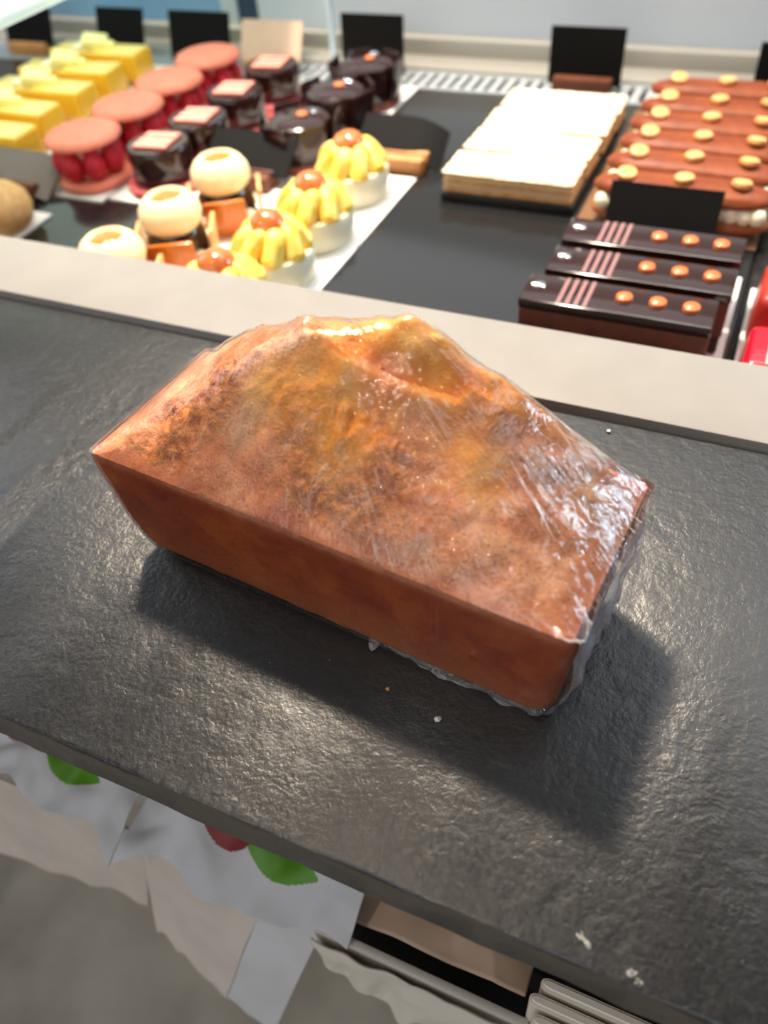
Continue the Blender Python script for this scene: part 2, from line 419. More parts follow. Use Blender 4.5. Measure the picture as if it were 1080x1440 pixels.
# ------------------------------------------------------------------ the loaf
L, W, HR = .1938, .0720, .061
def loaf():
    root = thing('loaf_cake', 'golden brown loaf cake wrapped in clear film on the black slate ledge', 'cake', (-.10982, .18311, 0), math.radians(-6.2157))
    us = [0, .012, .03, .05, .07, .085, .10, .119, .132, .148, .163, .18, .1938]
    vs = [0, .010, .022, .036, .050, .062, .072]
    hz = [[0, 0, 0, 0, 0, 0, 0], [0, 3, 5, 6, 6, 4, 0], [0, 8, 16, 20, 21, 14, 0], [0, 11, 24, 33, 36, 24, 2], [0, 12, 27, 41, 45, 33, 3],
          [0, 12, 27, 43, 51, 38, 4], [0, 12, 26, 41, 51, 42, 4], [0, 11, 24, 37, 51, 46, 5], [0, 10, 21, 33, 45, 39, 4], [0, 9, 18, 28, 36, 33, 5],
          [0, 7, 14, 20, 25, 23, 5], [0, 3, 6, 9, 11, 10, 2], [0, 0, 0, 0, 0, 0, 0]]
    hz = np.array(hz)/1000
    def herm(xs, ys, x):      # monotone-ish cubic along last axis of ys
        i = int(np.clip(np.searchsorted(xs, x)-1, 0, len(xs)-2)); h = xs[i+1]-xs[i]; t = (x-xs[i])/h
        def sl(k):
            if k == 0: return (ys[1]-ys[0])/(xs[1]-xs[0])
            if k == len(xs)-1: return (ys[-1]-ys[-2])/(xs[-1]-xs[-2])
            return (ys[k+1]-ys[k-1])/(xs[k+1]-xs[k-1])
        return (2*t**3-3*t**2+1)*ys[i]+(t**3-2*t**2+t)*h*sl(i)+(-2*t**3+3*t**2)*ys[i+1]+(t**3-t**2)*h*sl(i+1)
    NU, NV = 270, 104
    U = np.linspace(0, L, NU+1); V = np.linspace(0, W, NV+1)
    base = np.array([[max(0, herm(vs, herm(us, hz, u), v)) for v in V] for u in U])
    # crack across the crest
    crack = [(.082, .0475), (.0975, .0435), (.118, .0425), (.134, .046)]
    def segd(u, v):
        best = (9, 0)
        for (a, b), (c, d) in zip(crack, crack[1:]):
            ex, ey = c-a, d-b; t = max(0, min(1, ((u-a)*ex+(v-b)*ey)/(ex*ex+ey*ey)))
            px, py = u-a-t*ex, v-b-t*ey; q = math.hypot(px, py)
            if q < best[0]: best = (q, (1 if (ex*py-ey*px) > 0 else -1))
        return best
    gold = np.zeros_like(base); crag = np.zeros_like(base); hgt = np.zeros_like(base)
    ss = lambda a, b, x: (lambda t: t*t*(3-2*t))(max(0, min(1, (x-a)/(b-a))))
    for i, u in enumerate(U):
        for j, v in enumerate(V):
            p = Vector((u, v, 0)); d, sd = segd(u, v)
            edge = min(1, min(u, L-u)/.012)*min(1, min(v, W-v)/.007); 
            h = base[i, j]
            if sd > 0: h -= .0055*math.exp(-(d/.0065)**2)     # exposed crumb dips steeply behind the crack
            else: h += .0018*math.exp(-((d-.005)/.004)**2) - .0034*math.exp(-(d/.0030)**2)
            # soft bulges
            h += edge*(.0036*mn.noise(p*42) + .0024*mn.noise(p*105+Vector((3, 1, 0))) + .0007*mn.noise(p*240))
            cg = ss(.46, .64, .5+.5*mn.noise(p*28+Vector((5, 9, 0)))) * ss(.056, .03, v+.016*ss(.1, .17, u)) * ss(.012, .03, u) * (1-.75*ss(.115, .15, u)) * ss(.0, .006, v)
            w2 = abs(mn.noise(p*170))*.6+abs(mn.noise(p*390))*.4
            h += cg*edge*(.0038*(w2-.35) + .0034*mn.noise(p*75))
            h += edge*.00025*mn.noise(p*420)
            hgt[i, j] = max(0, h) if edge > .05 else max(0, h)*1
            gn = .022*mn.noise(p*36+Vector((1, 7, 2)))+.006*mn.noise(p*160)
            gl = ss(.03, .0, math.hypot((u-.122)/1.5, (v-.054))-.010+gn*.4) if sd > 0 or d < .004 else 0
            g2 = ss(.012, -.006, math.hypot((u-.107)/2.0, (v-.035)/1.0)-.0135+gn*.7)
            gold[i, j] = min(1, max(gl*.95, g2*.95)); crag[i, j] = cg*(1-gold[i, j])
    bm = BM(); lg = bm.verts.layers.float.new('gold'); ls = bm.verts.layers.float.new('side'); lc = bm.verts.layers.float.new('crag')
    RC = .0022
    def rc(x, y, hx, hy, r):       # round the corners of the outline in plan
        ax, ay = abs(x)-(hx-r), abs(y)-(hy-r)
        if ax > 0 and ay > 0:
            m = max(ax, ay); d = math.hypot(ax, ay); k = m/d
            return math.copysign(hx-r+ax*k, x), math.copysign(hy-r+ay*k, y)
        return x, y
    G = [[None]*(NV+1) for _ in range(NU+1)]
    for i, u in enumerate(U):
        for j, v in enumerate(V):
            x, y = rc(u-L/2, v-W/2, L/2, W/2, RC)
            vt = bm.verts.new((x, y, HR+hgt[i, j])); vt[lg] = gold[i, j]; vt[lc] = crag[i, j]
            e = min(u, L-u, v, W-v); vt[ls] = .32*ss(.006, .0, e + .004*mn.noise(Vector((u*60, v*60, 4))))
            G[i][j] = vt
    for i in range(NU):
        for j in range(NV): bm.faces.new((G[i][j], G[i+1][j], G[i+1][j+1], G[i][j+1]))
    per = [(i, 0) for i in range(NU)] + [(NU, j) for j in range(NV)] + [(i, NV) for i in range(NU, 0, -1)] + [(0, j) for j in range(NV, 0, -1)]
    prev = [G[i][j] for i, j in per]
    NL = 34
    for l in range(1, NL+1):
        t = l/NL; z = HR*(1-t)
        br = .010                                             # rounded lower edge
        ins = 0
        if z < br: ins = br-math.sqrt(max(0, br*br-(br-z)**2))
        cur = []
        for i, j in per:
            x, y = U[i]-L/2, V[j]-W/2
            x, y = rc(x, y, L/2, W/2, RC+.006*t)
            tx0, tx1, ty = -.0005*t, .0060*t, .0052*t
            sx = (L - tx0 - tx1 - 2*ins*.9)/L; sy = (W - 2*ty - 2*ins*.9)/W
            xx = x*sx + (tx0-tx1)/2
            q = Vector((x*1, y*1, z))
            bulge = 1 + .010*math.sin(PI*min(1, t*1.1))
            nz = .0007*mn.noise(q*60) + .0003*mn.noise(q*230)
            n = Vector((x/(L/2), y/(W/2))); 
            if abs(n.x) > abs(n.y): xx += math.copysign(nz, x)
            yy = y*sy*bulge + (math.copysign(nz, y) if abs(n.y) >= abs(n.x) else 0)
            # the left-hand lower corner is rounder
            if x < 0: xx += (.0065*ss(.6, 1.05, t)**1.3)*ss(-.6, -1, x/(L/2))
            vt = bm.verts.new((xx, yy, max(0, z))); vt[ls] = ss(.0, .1, t)*.68+.32
            cur.append(vt)
        for k in range(len(per)):
            k2 = (k+1) % len(per); bm.faces.new((prev[k], cur[k], cur[k2], prev[k2]))
        prev = cur
    bm.faces.new(prev)
    bmesh.ops.recalc_face_normals(bm, faces=bm.faces)
    o = obj('cake_body', bm, m_cake, root)
    # stretched cling film: a membrane held up by the crust
    nu, nv = 135, 52
    top = hgt[::2, ::2].copy(); z = top.copy()
    for it in range(900):
        z[1:-1, 1:-1] = np.maximum(top[1:-1, 1:-1], .25*(z[2:, 1:-1]+z[:-2, 1:-1]+z[1:-1, 2:]+z[1:-1, :-2]))
    from mathutils.bvhtree import BVHTree
    hb = BM()
    for i in range(0, nu+1, 3):
        for j in range(0, nv+1, 2): hb.verts.new((i/nu*L, j/nv*W, top[i, j]))
    for i in (0, nu):
        for j in (0, nv): hb.verts.new((i/nu*L, j/nv*W, top[i, j])); hb.verts.new((i/nu*L, j/nv*W, -.02))
    bmesh.ops.convex_hull(hb, input=hb.verts)
    tree = BVHTree.FromBMesh(hb)
    hull = np.array([[(tree.ray_cast(Vector((min(max(i/nu*L, 1e-5), L-1e-5), min(max(j/nv*W, 1e-5), W-1e-5), 1)), Vector((0, 0, -1)))[0] or Vector((0, 0, 0))).z for j in range(nv+1)] for i in range(nu+1)])
    hb.free()
    z = np.maximum(top, .72*np.maximum(hull, 0)+.28*z)
    for it in range(6):
        z[1:-1, 1:-1] = np.maximum(top[1:-1, 1:-1]+.0002, .25*(z[2:, 1:-1]+z[:-2, 1:-1]+z[1:-1, 2:]+z[1:-1, :-2]))
    bm = BM(); F = [[None]*(nv+1) for _ in range(nu+1)]
    def off(x, y, z):             # how far the film stands off the cake
        o = .0007
        if x > L/2-.004: o += .0018 + .0012*mn.noise(Vector((y*70, z*70, 1)))
        return o
    for i in range(nu+1):
        for j in range(nv+1):
            u, v = i/nu*L, j/nv*W
            x, y = rc(u-L/2, v-W/2, L/2, W/2, RC)
            ox, oy = x/(L/2)*.0009, y/(W/2)*.0009
            if i == nu: ox += off(x, y, HR)-.0007
            F[i][j] = bm.verts.new((x+ox, y+oy, HR+.0009+z[i, j]))
    for i in range(nu):
        for j in range(nv): bm.faces.new((F[i][j], F[i+1][j], F[i+1][j+1], F[i][j+1]))
    per = [(i, 0) for i in range(nu)] + [(nu, j) for j in range(nv)] + [(i, nv) for i in range(nu, 0, -1)] + [(0, j) for j in range(nv, 0, -1)]
    prev = [F[i][j] for i, j in per]
    endf = []
    for l in range(1, 15):
        t = l/14; zz = HR*(1-t)+.0006; ins = 0
        if zz < .008: ins = .5*(.008-math.sqrt(max(0, .008**2-(.008-zz)**2)))
        cur = []
        for i, j in per:
            u, v = i/nu*L, j/nv*W
            x, y = rc(u-L/2, v-W/2, L/2, W/2, RC+.006*t)
            sx = (L-.0055*t-2*ins)/L; sy = (W-.0104*t-2*ins)/W
            xx = x*sx-.00325*t; yy = y*sy*(1+.010*math.sin(PI*min(1, t*1.1)))
            if x < 0: xx += (.0065*ss(.6, 1.05, t)**1.3)*ss(-.6, -1, x/(L/2))
            o_ = .0013
            ex = ss(.85, 1, x/(L/2))
            o_x = o_ + ex*(.0035*math.sin(PI*min(1, t*1.15))+.0022*mn.noise(Vector((y*80, zz*90, 2)))+.0012*mn.noise(Vector((y*220, zz*240, 2))))
            bk = ss(.7, 1, y/(W/2))
            o_y = o_ + bk*.0012*(1+mn.noise(Vector((x*70, zz*80, 7))))
            cur.append(bm.verts.new((xx+x/(L/2)*o_x, yy+y/(W/2)*o_y, zz)))
        for k in range(len(per)):
            k2 = (k+1) % len(per); f = bm.faces.new((prev[k], cur[k], cur[k2], prev[k2]))
            a, b = per[k]
            f.material_index = 1 if (a == nu and b < nv) else 2
        prev = cur
    bmesh.ops.recalc_face_normals(bm, faces=bm.faces)
    fo = obj('film_wrap', bm, [m_film, m_filmc, m_films], root)
    # gathered film edge peeping out below the front and the near corner
    bm = BM()
    def hem(pts, wid, rows=7):
        R = []
        for k, (x, y, nx, ny) in enumerate(pts):
            r = []
            e = math.sin(PI*k/(len(pts)-1))**.5
            for q in range(rows):
                s = q/(rows-1)
                n1 = mn.noise(Vector((x*140, y*140, s*1.5))); n2 = mn.noise(Vector((x*330, y*330, s*3+5)))
                o_ = -.0035 + s*wid*(.75+.5*n1)*e
                r.append(bm.verts.new((x+nx*o_, y+ny*o_, .0008+max(0, (1-s)*.0055+.0016*n2+.0014*n1*s))))
            R.append(r)
        for A, B in zip(R, R[1:]):
            for q in range(rows-1): bm.faces.new((A[q], B[q], B[q+1], A[q+1]))
    fy = -W/2+.0068; fx = L/2-.0085
    pts = [(.016+k/90*(fx-.016-.004), fy, 0, -1) for k in range(91)]
    pts += [(fx-.004+.004*math.sin(a), fy+.004-.004*math.cos(a), math.sin(a), -math.cos(a)) for a in [PI/2*q/12 for q in range(1, 13)]]
    pts += [(fx, fy+.004+k/30*.05, 1, 0) for k in range(1, 31)]
    hem(pts, .0072)
    # a loose tail of film
    hem([(.017+k/10*.006, fy-.002, 0, -1) for k in range(11)], .0055)
    obj('film_hem', bm, m_filmc, root)['label'] = 'crinkled edge of clear film'
    return root
loaf()

# crumbs on the slate
for i, (x, y, r, m, lab) in enumerate([
        (-.0802, .1354, .0009, m_crumb, 'tiny golden crumb in the loaf cake\'s shadow'),
        (-.0586, .1304, .0013, m_crumbw, 'small white crumb on the slate below the loaf cake'),
        (-.0373, .3014, .0010, m_crumbw, 'white crumb on the slate near the white sill')]):
    tag(one('crumb', lambda b: blob(b, (0, 0, r*.7), (r, r*.8, r*.75), 2, .4, 60, seed=i), m, loc=(x, y, 0)), lab, 'crumb', 'crumbs on the slate')
for x, y, sx, sy, rz, lab in ((.0068, .0793, .0040, .0016, -.75, 'larger pale dried sugar smear near the front edge of the slate'),
                              (.0209, .0763, .0019, .0016, .3, 'upper of two small pale specks near the front edge of the slate'),
                              (.0233, .0748, .0016, .0012, -.2, 'lower of two small pale specks near the front edge of the slate')):
    def fn(b):
        for k in range(9):
            a, q = rnd.random()*2*PI, math.sqrt(rnd.random())
            blob(b, (sx*q*math.cos(a)*.7, sy*q*math.sin(a)*.7, .0001), (sx*rnd.uniform(.12, .34), sy*rnd.uniform(.2, .4), .00025), 2, .6, 90, seed=k)
    tag(one('sugar_speck', fn, m_sugarstain, loc=(x, y, 0), rz=rz), lab, 'speck', 'dried specks on the slate')

# ------------------------------------------------------------------ pastries
BT = T + .0022    # top of the white boards
def board(name_label, x0, x1, y0, y1, group='white cake boards'):
    return tag(one('cake_board', lambda b: box(b, x0, x1, y0, y1, T, BT, .0006), m_board), name_label, 'cake board', group)
board('white board under the lemon slices', -.830, -.640, .548, .868)
board('white board under the coral macarons', -.622, -.5475, .5385, .835)
board('white board under the chocolate cylinder cakes with rose tops', -.5445, -.4560, .5455, .852)
board('white board under the glossy dark chocolate cakes', -.446, -.3630, .655, .8585)
board('white board under the caramel spheres and lemon cream tarts', -.462, -.2815, .3735, .652)
board('white board under the tan choux bun at the left edge', -.72, -.5785, .374, .506)
board('white board under the three chocolate bars', -.112, .0045, .425, .560)
board('white board under the red cakes', .0120, .135, .374, .548)

ORD = ['nearest to', 'second from', 'third from', 'fourth from', 'farthest from']
# lemon slices
def lemon(loc, label):
    r = thing('lemon_slice', label, 'cake', loc, 0, 'lemon slices')
    one('biscuit_base', lambda b: box(b, -.062, .062, -.0185, .0185, 0, .006, .0015), m_bisc, r)
    one('lemon_body', lambda b: box(b, -.061, .061, -.0175, .0175, .006, .034, .0022, 3), m_lemon, r)
    one('lit_top', lambda b: box(b, -.0595, .0595, -.0162, .0162, .0335, .0348, .0006), m_lemonlit, r)  # thin layer that paints the brighter lit top into the colour
    one('ivory_topping', lambda b: box(b, -.026, .006, -.010, .010, .034, .0395, .002, 2, TR(-.004, 0, 0, 0, 0, .25)), m_lemonw, r)
    one('lemon_plaque', lambda b: (box(b, -.016, .012, -.0125, .0125, .0, .010, .002, 2, TR(-.002, .001, .036, .12, .2, .5)),), m_lemonp, r)
    one('cream_dot', lambda b: (blob(b, (.014, .004, .037), (.008, .007, .005), 2),), m_lemonp, r)
    return r
l0 = None
for i, (x, y) in enumerate([(-.722, .585), (-.738, .640), (-.738, .697), (-.744, .753), (-.748, .812)]):
    lab = 'yellow lemon slice with pale topping, ' + ['nearest to the taupe price card', 'second back from the taupe price card', 'middle of its row of five', 'second from the back grille', 'closest to the back grille'][i]
    if l0 is None: l0 = lemon((x, y, BT), lab)
    else: dup(l0, (x, y, BT), lab, rz=rnd.uniform(-.05, .05))

# raspberry macarons
def macaron(loc, label):
    r = thing('raspberry_macaron', label, 'macaron', loc, 0, 'coral macarons')
    one('bottom_shell', lambda b: lathe(b, [(0, 0), (.030, 0), (.0338, .002), (.035, .006), (.032, .0095), (0, .010)], 48), m_mac, r)
    one('cream_filling', lambda b: lathe(b, [(0, .010), (.020, .010), (.020, .036), (0, .036)], 32), m_pinkc, r)
    for k in range(7):
        a = 2*PI*k/7+.2
        def fn(b):
            q = bmesh.ops.create_icosphere(b, subdivisions=3, radius=1)
            for v in q['verts']:
                th = math.atan2(v.co.y, v.co.x); bump = 1+.07*math.sin(7*th)*math.sin(11*v.co.z)
                z = v.co.z
                v.co = Vector((v.co.x*.0104*bump*(1-.2*z), v.co.y*.0104*bump*(1-.2*z), z*.0142))
        one('raspberry', fn, m_rasp, r, loc=(.0235*math.cos(a), .0235*math.sin(a), .0236))
    one('top_shell', lambda b: lathe(b, [(0, .0375), (.029, .0375), (.0332, .0385), (.0352, .0408), (.0346, .0434), (.0312, .0462), (.022, .0482), (.012, .0490), (0, .0493)], 56), m_mac, r)
    return r
mac = None
for i, (x, y) in enumerate([(-.5800, .5750), (-.5800, .6450), (-.5780, .7130), (-.5765, .7850)]):
    lab = 'coral raspberry macaron, ' + ['nearest of the row to the white sill', 'second of the row from the white sill', 'third of the row from the white sill', 'farthest of the row, before a black price card'][i]
    if mac is None: mac = macaron((x, y, BT), lab)
    else: dup(mac, (x, y, BT), lab, rz=i*.7)

# chocolate cylinder cakes with rose plaques
def rose_cake(loc, label):
    r = thing('rose_chocolate_cake', label, 'cake', loc, 0, 'chocolate cakes with rose tops')
    one('pink_biscuit', lambda b: lathe(b, [(0, 0), (.034, 0), (.036, .002), (.036, .0065), (.034, .008), (0, .008)], 44, wob=lambda a, z: 1+.02*math.sin(9*a)), m_pinkb, r)
    one('chocolate_body', lambda b: lathe(b, [(0, .008), (.0270, .008), (.0285, .010), (.0288, .034), (.0282, .0372), (.0268, .0388), (0, .0388)], 56), m_choc, r)
    one('rose_plaque', lambda b: box(b, -.0168, .0168, -.0168, .0168, .0388, .0410, .0008, 2, TR(0, 0, 0, 0, 0, .12)), m_plaq, r)
    one('plaque_stripe', lambda b: [box(b, -.0160, .0160, y-.0022, y+.0022, .0410, .0413, 0, 1, TR(0, 0, 0, 0, 0, .12)) for y in (-.012, -.002, .011)], mat('pale_rose_stripe', lin(232, 172, 156), .4), r, smooth=False)
    return r
rc0 = None
for i, (x, y) in enumerate([(-.5040, .5850), (-.5000, .6450), (-.5010, .7140), (-.5000, .7880)]):
    lab = 'dark chocolate cylinder cake with square rose top, ' + ['nearest to the caramel spheres', 'second back from the caramel spheres', 'third back, before the farthest', 'farthest, in front of the tan price card'][i]
    if rc0 is None: rc0 = rose_cake((x, y, BT), lab)
    else: dup(rc0, (x, y, BT), lab, rz=rnd.uniform(-.06, .06))

# glossy dark cakes
def dark_cake(loc, label):
    r = thing('glossy_chocolate_cake', label, 'cake', loc, 0, 'glossy dark chocolate cakes')
    one('pink_biscuit', lambda b: lathe(b, [(0, 0), (.0325, 0), (.0345, .003), (.0335, .007), (0, .007)], 44), mat('brown_biscuit', lin(128, 70, 60), .6, bump=.4, bscale=300), r)
    one('glazed_body', lambda b: lathe(b, [(0, .007), (.029, .007), (.031, .012), (.030, .030), (.028, .038), (.022, .0415), (0, .0425)], 56), m_choc, r)
    for k in range(6):
        a = 2*PI*k/6+.3
        one('chocolate_petal', lambda b: box(b, -.013, .013, -.0014, .0014, 0, .034, .001, 2, TR(.0315*math.cos(a), .0315*math.sin(a), .008, math.radians(7), 0, a+PI/2)), m_choc, r)
    one('orange_dot', lambda b: blob(b, (.005, -.002, .0435), (.0055, .0055, .002), 2), m_orange, r)
    one('silver_leaf', lambda b: blob(b, (.013, .006, .0435), (.006, .003, .002), 2, .8, 60), m_silver, r)
    return r
dk = None
for i, (x, y) in enumerate([(-.4000, .6620), (-.3980, .7330), (-.3990, .8060)]):
    lab = 'glossy dark chocolate petal cake, ' + ['nearest to the lemon cream tarts', 'middle of its row of three', 'farthest, before a black price card'][i]
    if dk is None: dk = dark_cake((x, y, BT), lab)
    else: dup(dk, (x, y, BT), lab, rz=i*.4)

# caramel sphere cakes
def sphere_cake(loc, label, rz=0):
    r = thing('caramel_sphere_cake', label, 'cake', loc, rz, 'cream spheres with caramel plates')
    one('chocolate_base', lambda b: lathe(b, [(0, 0), (.0195, 0), (.0215, .004), (.021, .024), (.017, .031), (0, .033)], 40), m_choc, r)
    one('cream_ball', lambda b: lathe(b, [(0, .0255), (.010, .0262), (.0165, .029), (.0205, .034), (.0222, .040), (.0212, .046), (.0178, .0515), (.0140, .0547), (.0118, .0553), (.0104, .0536), (0, .053)], 48), m_ivory, r)
    one('caramel_centre', lambda b: blob(b, (0, 0, .0534), (.0098, .0098, .0016), 3, .3, 80), m_carc, r)
    for k, a in enumerate((-PI/2+.50, .52, PI/2+.5, PI+.52)):
        one('caramel_plate', lambda b: box(b, -.0152, .0152, -.0016, .0016, 0, .0300, .0008, 2, TR(.0245*math.cos(a), .0245*math.sin(a), .0005, math.radians(4), 0, a+PI/2)), m_caram if k in (0, 2) else m_tanp, r)
    r.scale = (1.1, 1.1, 1.02)
    one('cream_dab', lambda b: [blob(b, (.0225*math.cos(a), .0225*math.sin(a), .008), (.0065, .0065, .009), 2) for a in (-.27, 1.3, 2.9, 4.45)], m_lemonw, r)
    return r
sp = None
for i, (x, y) in enumerate([(-.4080, .4660), (-.4060, .5360), (-.4130, .3990)]):
    lab = 'ivory cream sphere with caramel plates, ' + ['middle of the three, tall beside lemon tarts', 'farthest of the three, before a black card', 'mostly hidden behind the white sill'][i]
    if sp is None: sp = sphere_cake((x, y, BT), lab)
    else: dup(sp, (x, y, BT), lab, rz=[0, .05, -.1][i])

# lemon cream tarts
def tart(loc, label):
    r = thing('lemon_cream_tart', label, 'tart', loc, 0, 'lemon cream tarts')
    one('mousse_cup', lambda b: lathe(b, [(0, 0), (.0265, 0), (.0285, .002), (.0305, .012), (.0315, .022), (.0300, .0255), (0, .0255)], 56), m_verrine, r)
    for k in range(8):
        a = 2*PI*k/8
        def fn(b):
            for s in range(12):
                t = s/11; rr = .0235-.012*t
                blob(b, (rr*math.cos(a+.35*t), rr*math.sin(a+.35*t), .0280+.0125*math.sin(t*PI*.6)), (.0085-.0018*t, .0085-.0018*t, .0072-.001*t), 2, .2, 60, seed=k)
        one('piped_petal', fn, m_yellowc, r)
    one('yellow_cream', lambda b: blob(b, (0, 0, .030), (.018, .018, .011), 3), m_yellowc, r)
    one('caramelised_puff', lambda b: blob(b, (0, 0, .0455), (.0132, .0132, .0098), 3, .12, 50), m_puff, r)
    return r
tt = None
for i, (x, y) in enumerate([(-.3260, .4040), (-.3200, .4650), (-.3180, .5300), (-.3220, .6080)]):
    lab = 'lemon cream tart with caramelised puff, ' + ['mostly hidden behind the white sill', 'second from the white sill', 'third from the white sill', 'farthest, in front of a tilted black card'][i]
    if tt is None: tt = tart((x, y, BT), lab)
    else: dup(tt, (x, y, BT), lab, rz=i*.5)

# choux buns on the left
def bun(loc, label):
    r = thing('choux_bun', label, 'bun', loc, 0, 'craquelin choux buns')
    one('choux_body', lambda b: lathe(b, [(0, 0), (.022, 0), (.029, .006), (.0318, .016), (.030, .026), (.022, .034), (.010, .0375), (0, .038)], 48, wob=lambda a, z: 1+.03*mn.noise(Vector((math.cos(a)*2, math.sin(a)*2, z*60)))), m_craq, r)
    one('cream_dot', lambda b: blob(b, (0, 0, .0385), (.006, .006, .004), 2), m_ivory, r)
    return r
b0 = bun((-.6060, .4720, BT), 'tan craquelin choux bun cut by the left edge of the picture, under the taupe card')

# mille-feuille
def mille(loc, label):
    r = thing('mille_feuille', label, 'pastry', loc, 0, 'sugared mille-feuille slices')
    for k, (z0, z1, m, ins) in enumerate(((0, .006, m_puffp, 0), (.006, .0115, m_custard, .0010), (.0115, .0165, m_puffp, 0), (.0165, .022, m_custard, .0010), (.022, .0275, m_puffp, 0))):
        def fn(b):
            vs = box(b, -.055+ins, .055-ins, -.0208+ins, .0208-ins, z0, z1, .0012, 2)
            bmesh.ops.subdivide_edges(b, edges=[e for e in b.edges if e.calc_length() > .02], cuts=14, use_grid_fill=True)
            for v in b.verts: v.co += Vector((0, 1, 0))*.0008*mn.noise(v.co*160+Vector((k, 0, 0)))
        one(['pastry_layer', 'cream_layer'][k % 2], fn, m, r)
    def top(b):
        n, mm = 44, 20; g = []
        for i in range(n+1):
            row = []
            for j in range(mm+1):
                x, y = -.0555+.111*i/n, -.0214+.0428*j/mm
                e = min(min(i, n-i)/4, min(j, mm-j)/4, 1)
                row.append(b.verts.new((x+.0008*mn.noise(Vector((y*200, 1, 0))), y+.0012*mn.noise(Vector((x*120, 2, 0))), .0265+.0052*math.sqrt(e)+.0042*e*mn.noise(Vector((x*55, y*70, loc[1]*9)))+.0016*mn.noise(Vector((x*170, y*170, 0))))))
            g.append(row)
        for i in range(n):
            for j in range(mm): b.faces.new((g[i][j], g[i+1][j], g[i+1][j+1], g[i][j+1]))
    one('sugar_top', top, m_sugar, r)
    r.scale = (1, 1, .62)
    return r
mf = None
for i, y in enumerate([.6430, .6920, .7410, .7900]):
    lab = 'mille-feuille slice dusted white with sugar, ' + ['nearest to the viewer', 'second from the viewer', 'third from the viewer', 'farthest, in front of a black card'][i]
    if mf is None: mf = mille((-.1900, y, T+.008), lab)
    else: dup(mf, (-.1900+.001*i, y, T+.008), lab, rz=rnd.uniform(-.03, .03))
tag(one('pastry_tray_liner', lambda b: box(b, -.2465, -.1330, .620, .815, T, T+.008, .0008), mat('black_liner', lin(24, 20, 18), .4)), 'black tray liner under the sugared mille-feuille slices', 'tray liner')

# eclairs
def eclair(loc, label, rz=0):
    r = thing('chocolate_eclair', label, 'eclair', loc, rz, 'chocolate eclairs with hazelnuts')
    Le, Re = .066, .0175
    def cap(b, z0, z1, rad, hl, mi=0, seed=0, amp=.06):
        q = bmesh.ops.create_uvsphere(b, u_segments=40, v_segments=20, radius=1)
        for v in q['verts']:
            x = v.co.x; n = 1+amp*mn.noise(v.co*2.3+Vector((seed, 0, 0)))
            sx = math.copysign(abs(x)**.55, x)
            v.co = Vector((sx*hl, v.co.y*rad*n/max(.35, (1-min(.9, abs(x)**3)))**0, (z0+z1)/2+v.co.z*(z1-z0)/2*n))
    def yshape(b, f):
        for v in b.verts: f(v)
    one('choux_base', lambda b: cap(b, 0, .019, Re, Le, seed=1), m_choux, r)
    def cream(b):
        for k in range(13):
            t = k/12*2-1
            for s in (-1, 1):
                blob(b, (t*.056, s*.0095, .0195), (.0066, .0076, .0072), 2, .15, 60, seed=k)
    one('piped_cream', cream, m_creamw, r)
    one('chocolate_icing', lambda b: cap(b, .020, .0375, Re*1.02, Le*1.0, seed=4, amp=.09), m_icing, r)
    for k, x in enumerate((-.042, .0, .040)):
        h = one('hazelnut', lambda b: lathe(b, [(0, 0), (.0058, 0), (.0074, .002), (.0072, .0042), (.0056, .0054), (.0026, .0054), (.0016, .0044), (0, .0042)], 24), m_nut, r, loc=(x, -.002, .0362), rot=(rnd.uniform(-.3, .3), rnd.uniform(-.2, .2), 0))
        one('nut_heart', lambda b: blob(b, (0, 0, .0040), (.0016, .0016, .0005), 2), m_nutd, h)
    return r
ec = None
for i, y in enumerate([.6200, .6590, .6980, .7370, .7760, .8200]):
    lab = 'chocolate iced eclair with hazelnuts, ' + ['nearest, behind the black card over the bars', 'second from that black card', 'third from the black card over the bars', 'fourth, before the last two', 'fifth, next to the last one', 'last, closest to the back grille'][i]
    x = -.0520+.0008*i
    if ec is None: ec = eclair((x, y, T+.0025), lab)
    else: dup(ec, (x, y, T+.0025), lab, rz=rnd.uniform(-.03, .03))
tag(one('pastry_tray_liner', lambda b: box(b, -.128, .0085, .600, .842, T, T+.0025, .0008), mat('gold_liner', lin(120, 84, 52), .4)), 'thin brown liner under the chocolate eclairs', 'tray liner')

# chocolate bars
m_str = mat('pink_transfer_stripe', lin(150, 112, 112), .35)
def bar(loc, label):
    r = thing('chocolate_bar_cake', label, 'cake', loc, 0, 'glazed chocolate bar cakes')
    one('sponge_base', lambda b: box(b, -.058, .058, -.0145, .0145, 0, .010, .0015), mat('dark_biscuit', lin(44, 20, 15), .6, bump=.5, bscale=300), r)
    one('chocolate_body', lambda b: box(b, -.0588, .0588, -.0152, .0152, .010, .029, .0012), m_chocm, r)
    one('mirror_top', lambda b: box(b, -.0593, .0593, -.0157, .0157, .029, .0345, .0012), m_choc, r)
    for x in (.004, .0245, .0445):
        one('orange_dot', lambda b: lathe(b, [(0, .0345), (.0054, .0345), (.0050, .0362), (.0028, .0372), (0, .0374)], 24), m_orange, r, loc=(x, .001, 0))
    for x in (-.034, -.0285, -.023, -.0175):
        one('pink_stripe', lambda b: box(b, x-.0013, x+.0013, -.0145, .0145, .0345, .0348), m_str, r, smooth=False)
    r.scale = (.965, 1, 1.26)
    one('silver_speck', lambda b: blob(b, (-.050, .003, .0347), (.005, .0025, .0008), 2, .8, 60), m_silver, r)
    return r
bb = None
for i, (x, y) in enumerate([(-.0620, .4390), (-.0560, .4770), (-.0560, .5170)]):
    lab = 'dark glazed chocolate bar with orange dots, ' + ['nearest to the white sill', 'middle of the three', 'farthest, right in front of the black price card'][i]
    if bb is None: bb = bar((x, y, BT), lab)
    else: dup(bb, (x, y, BT), lab)

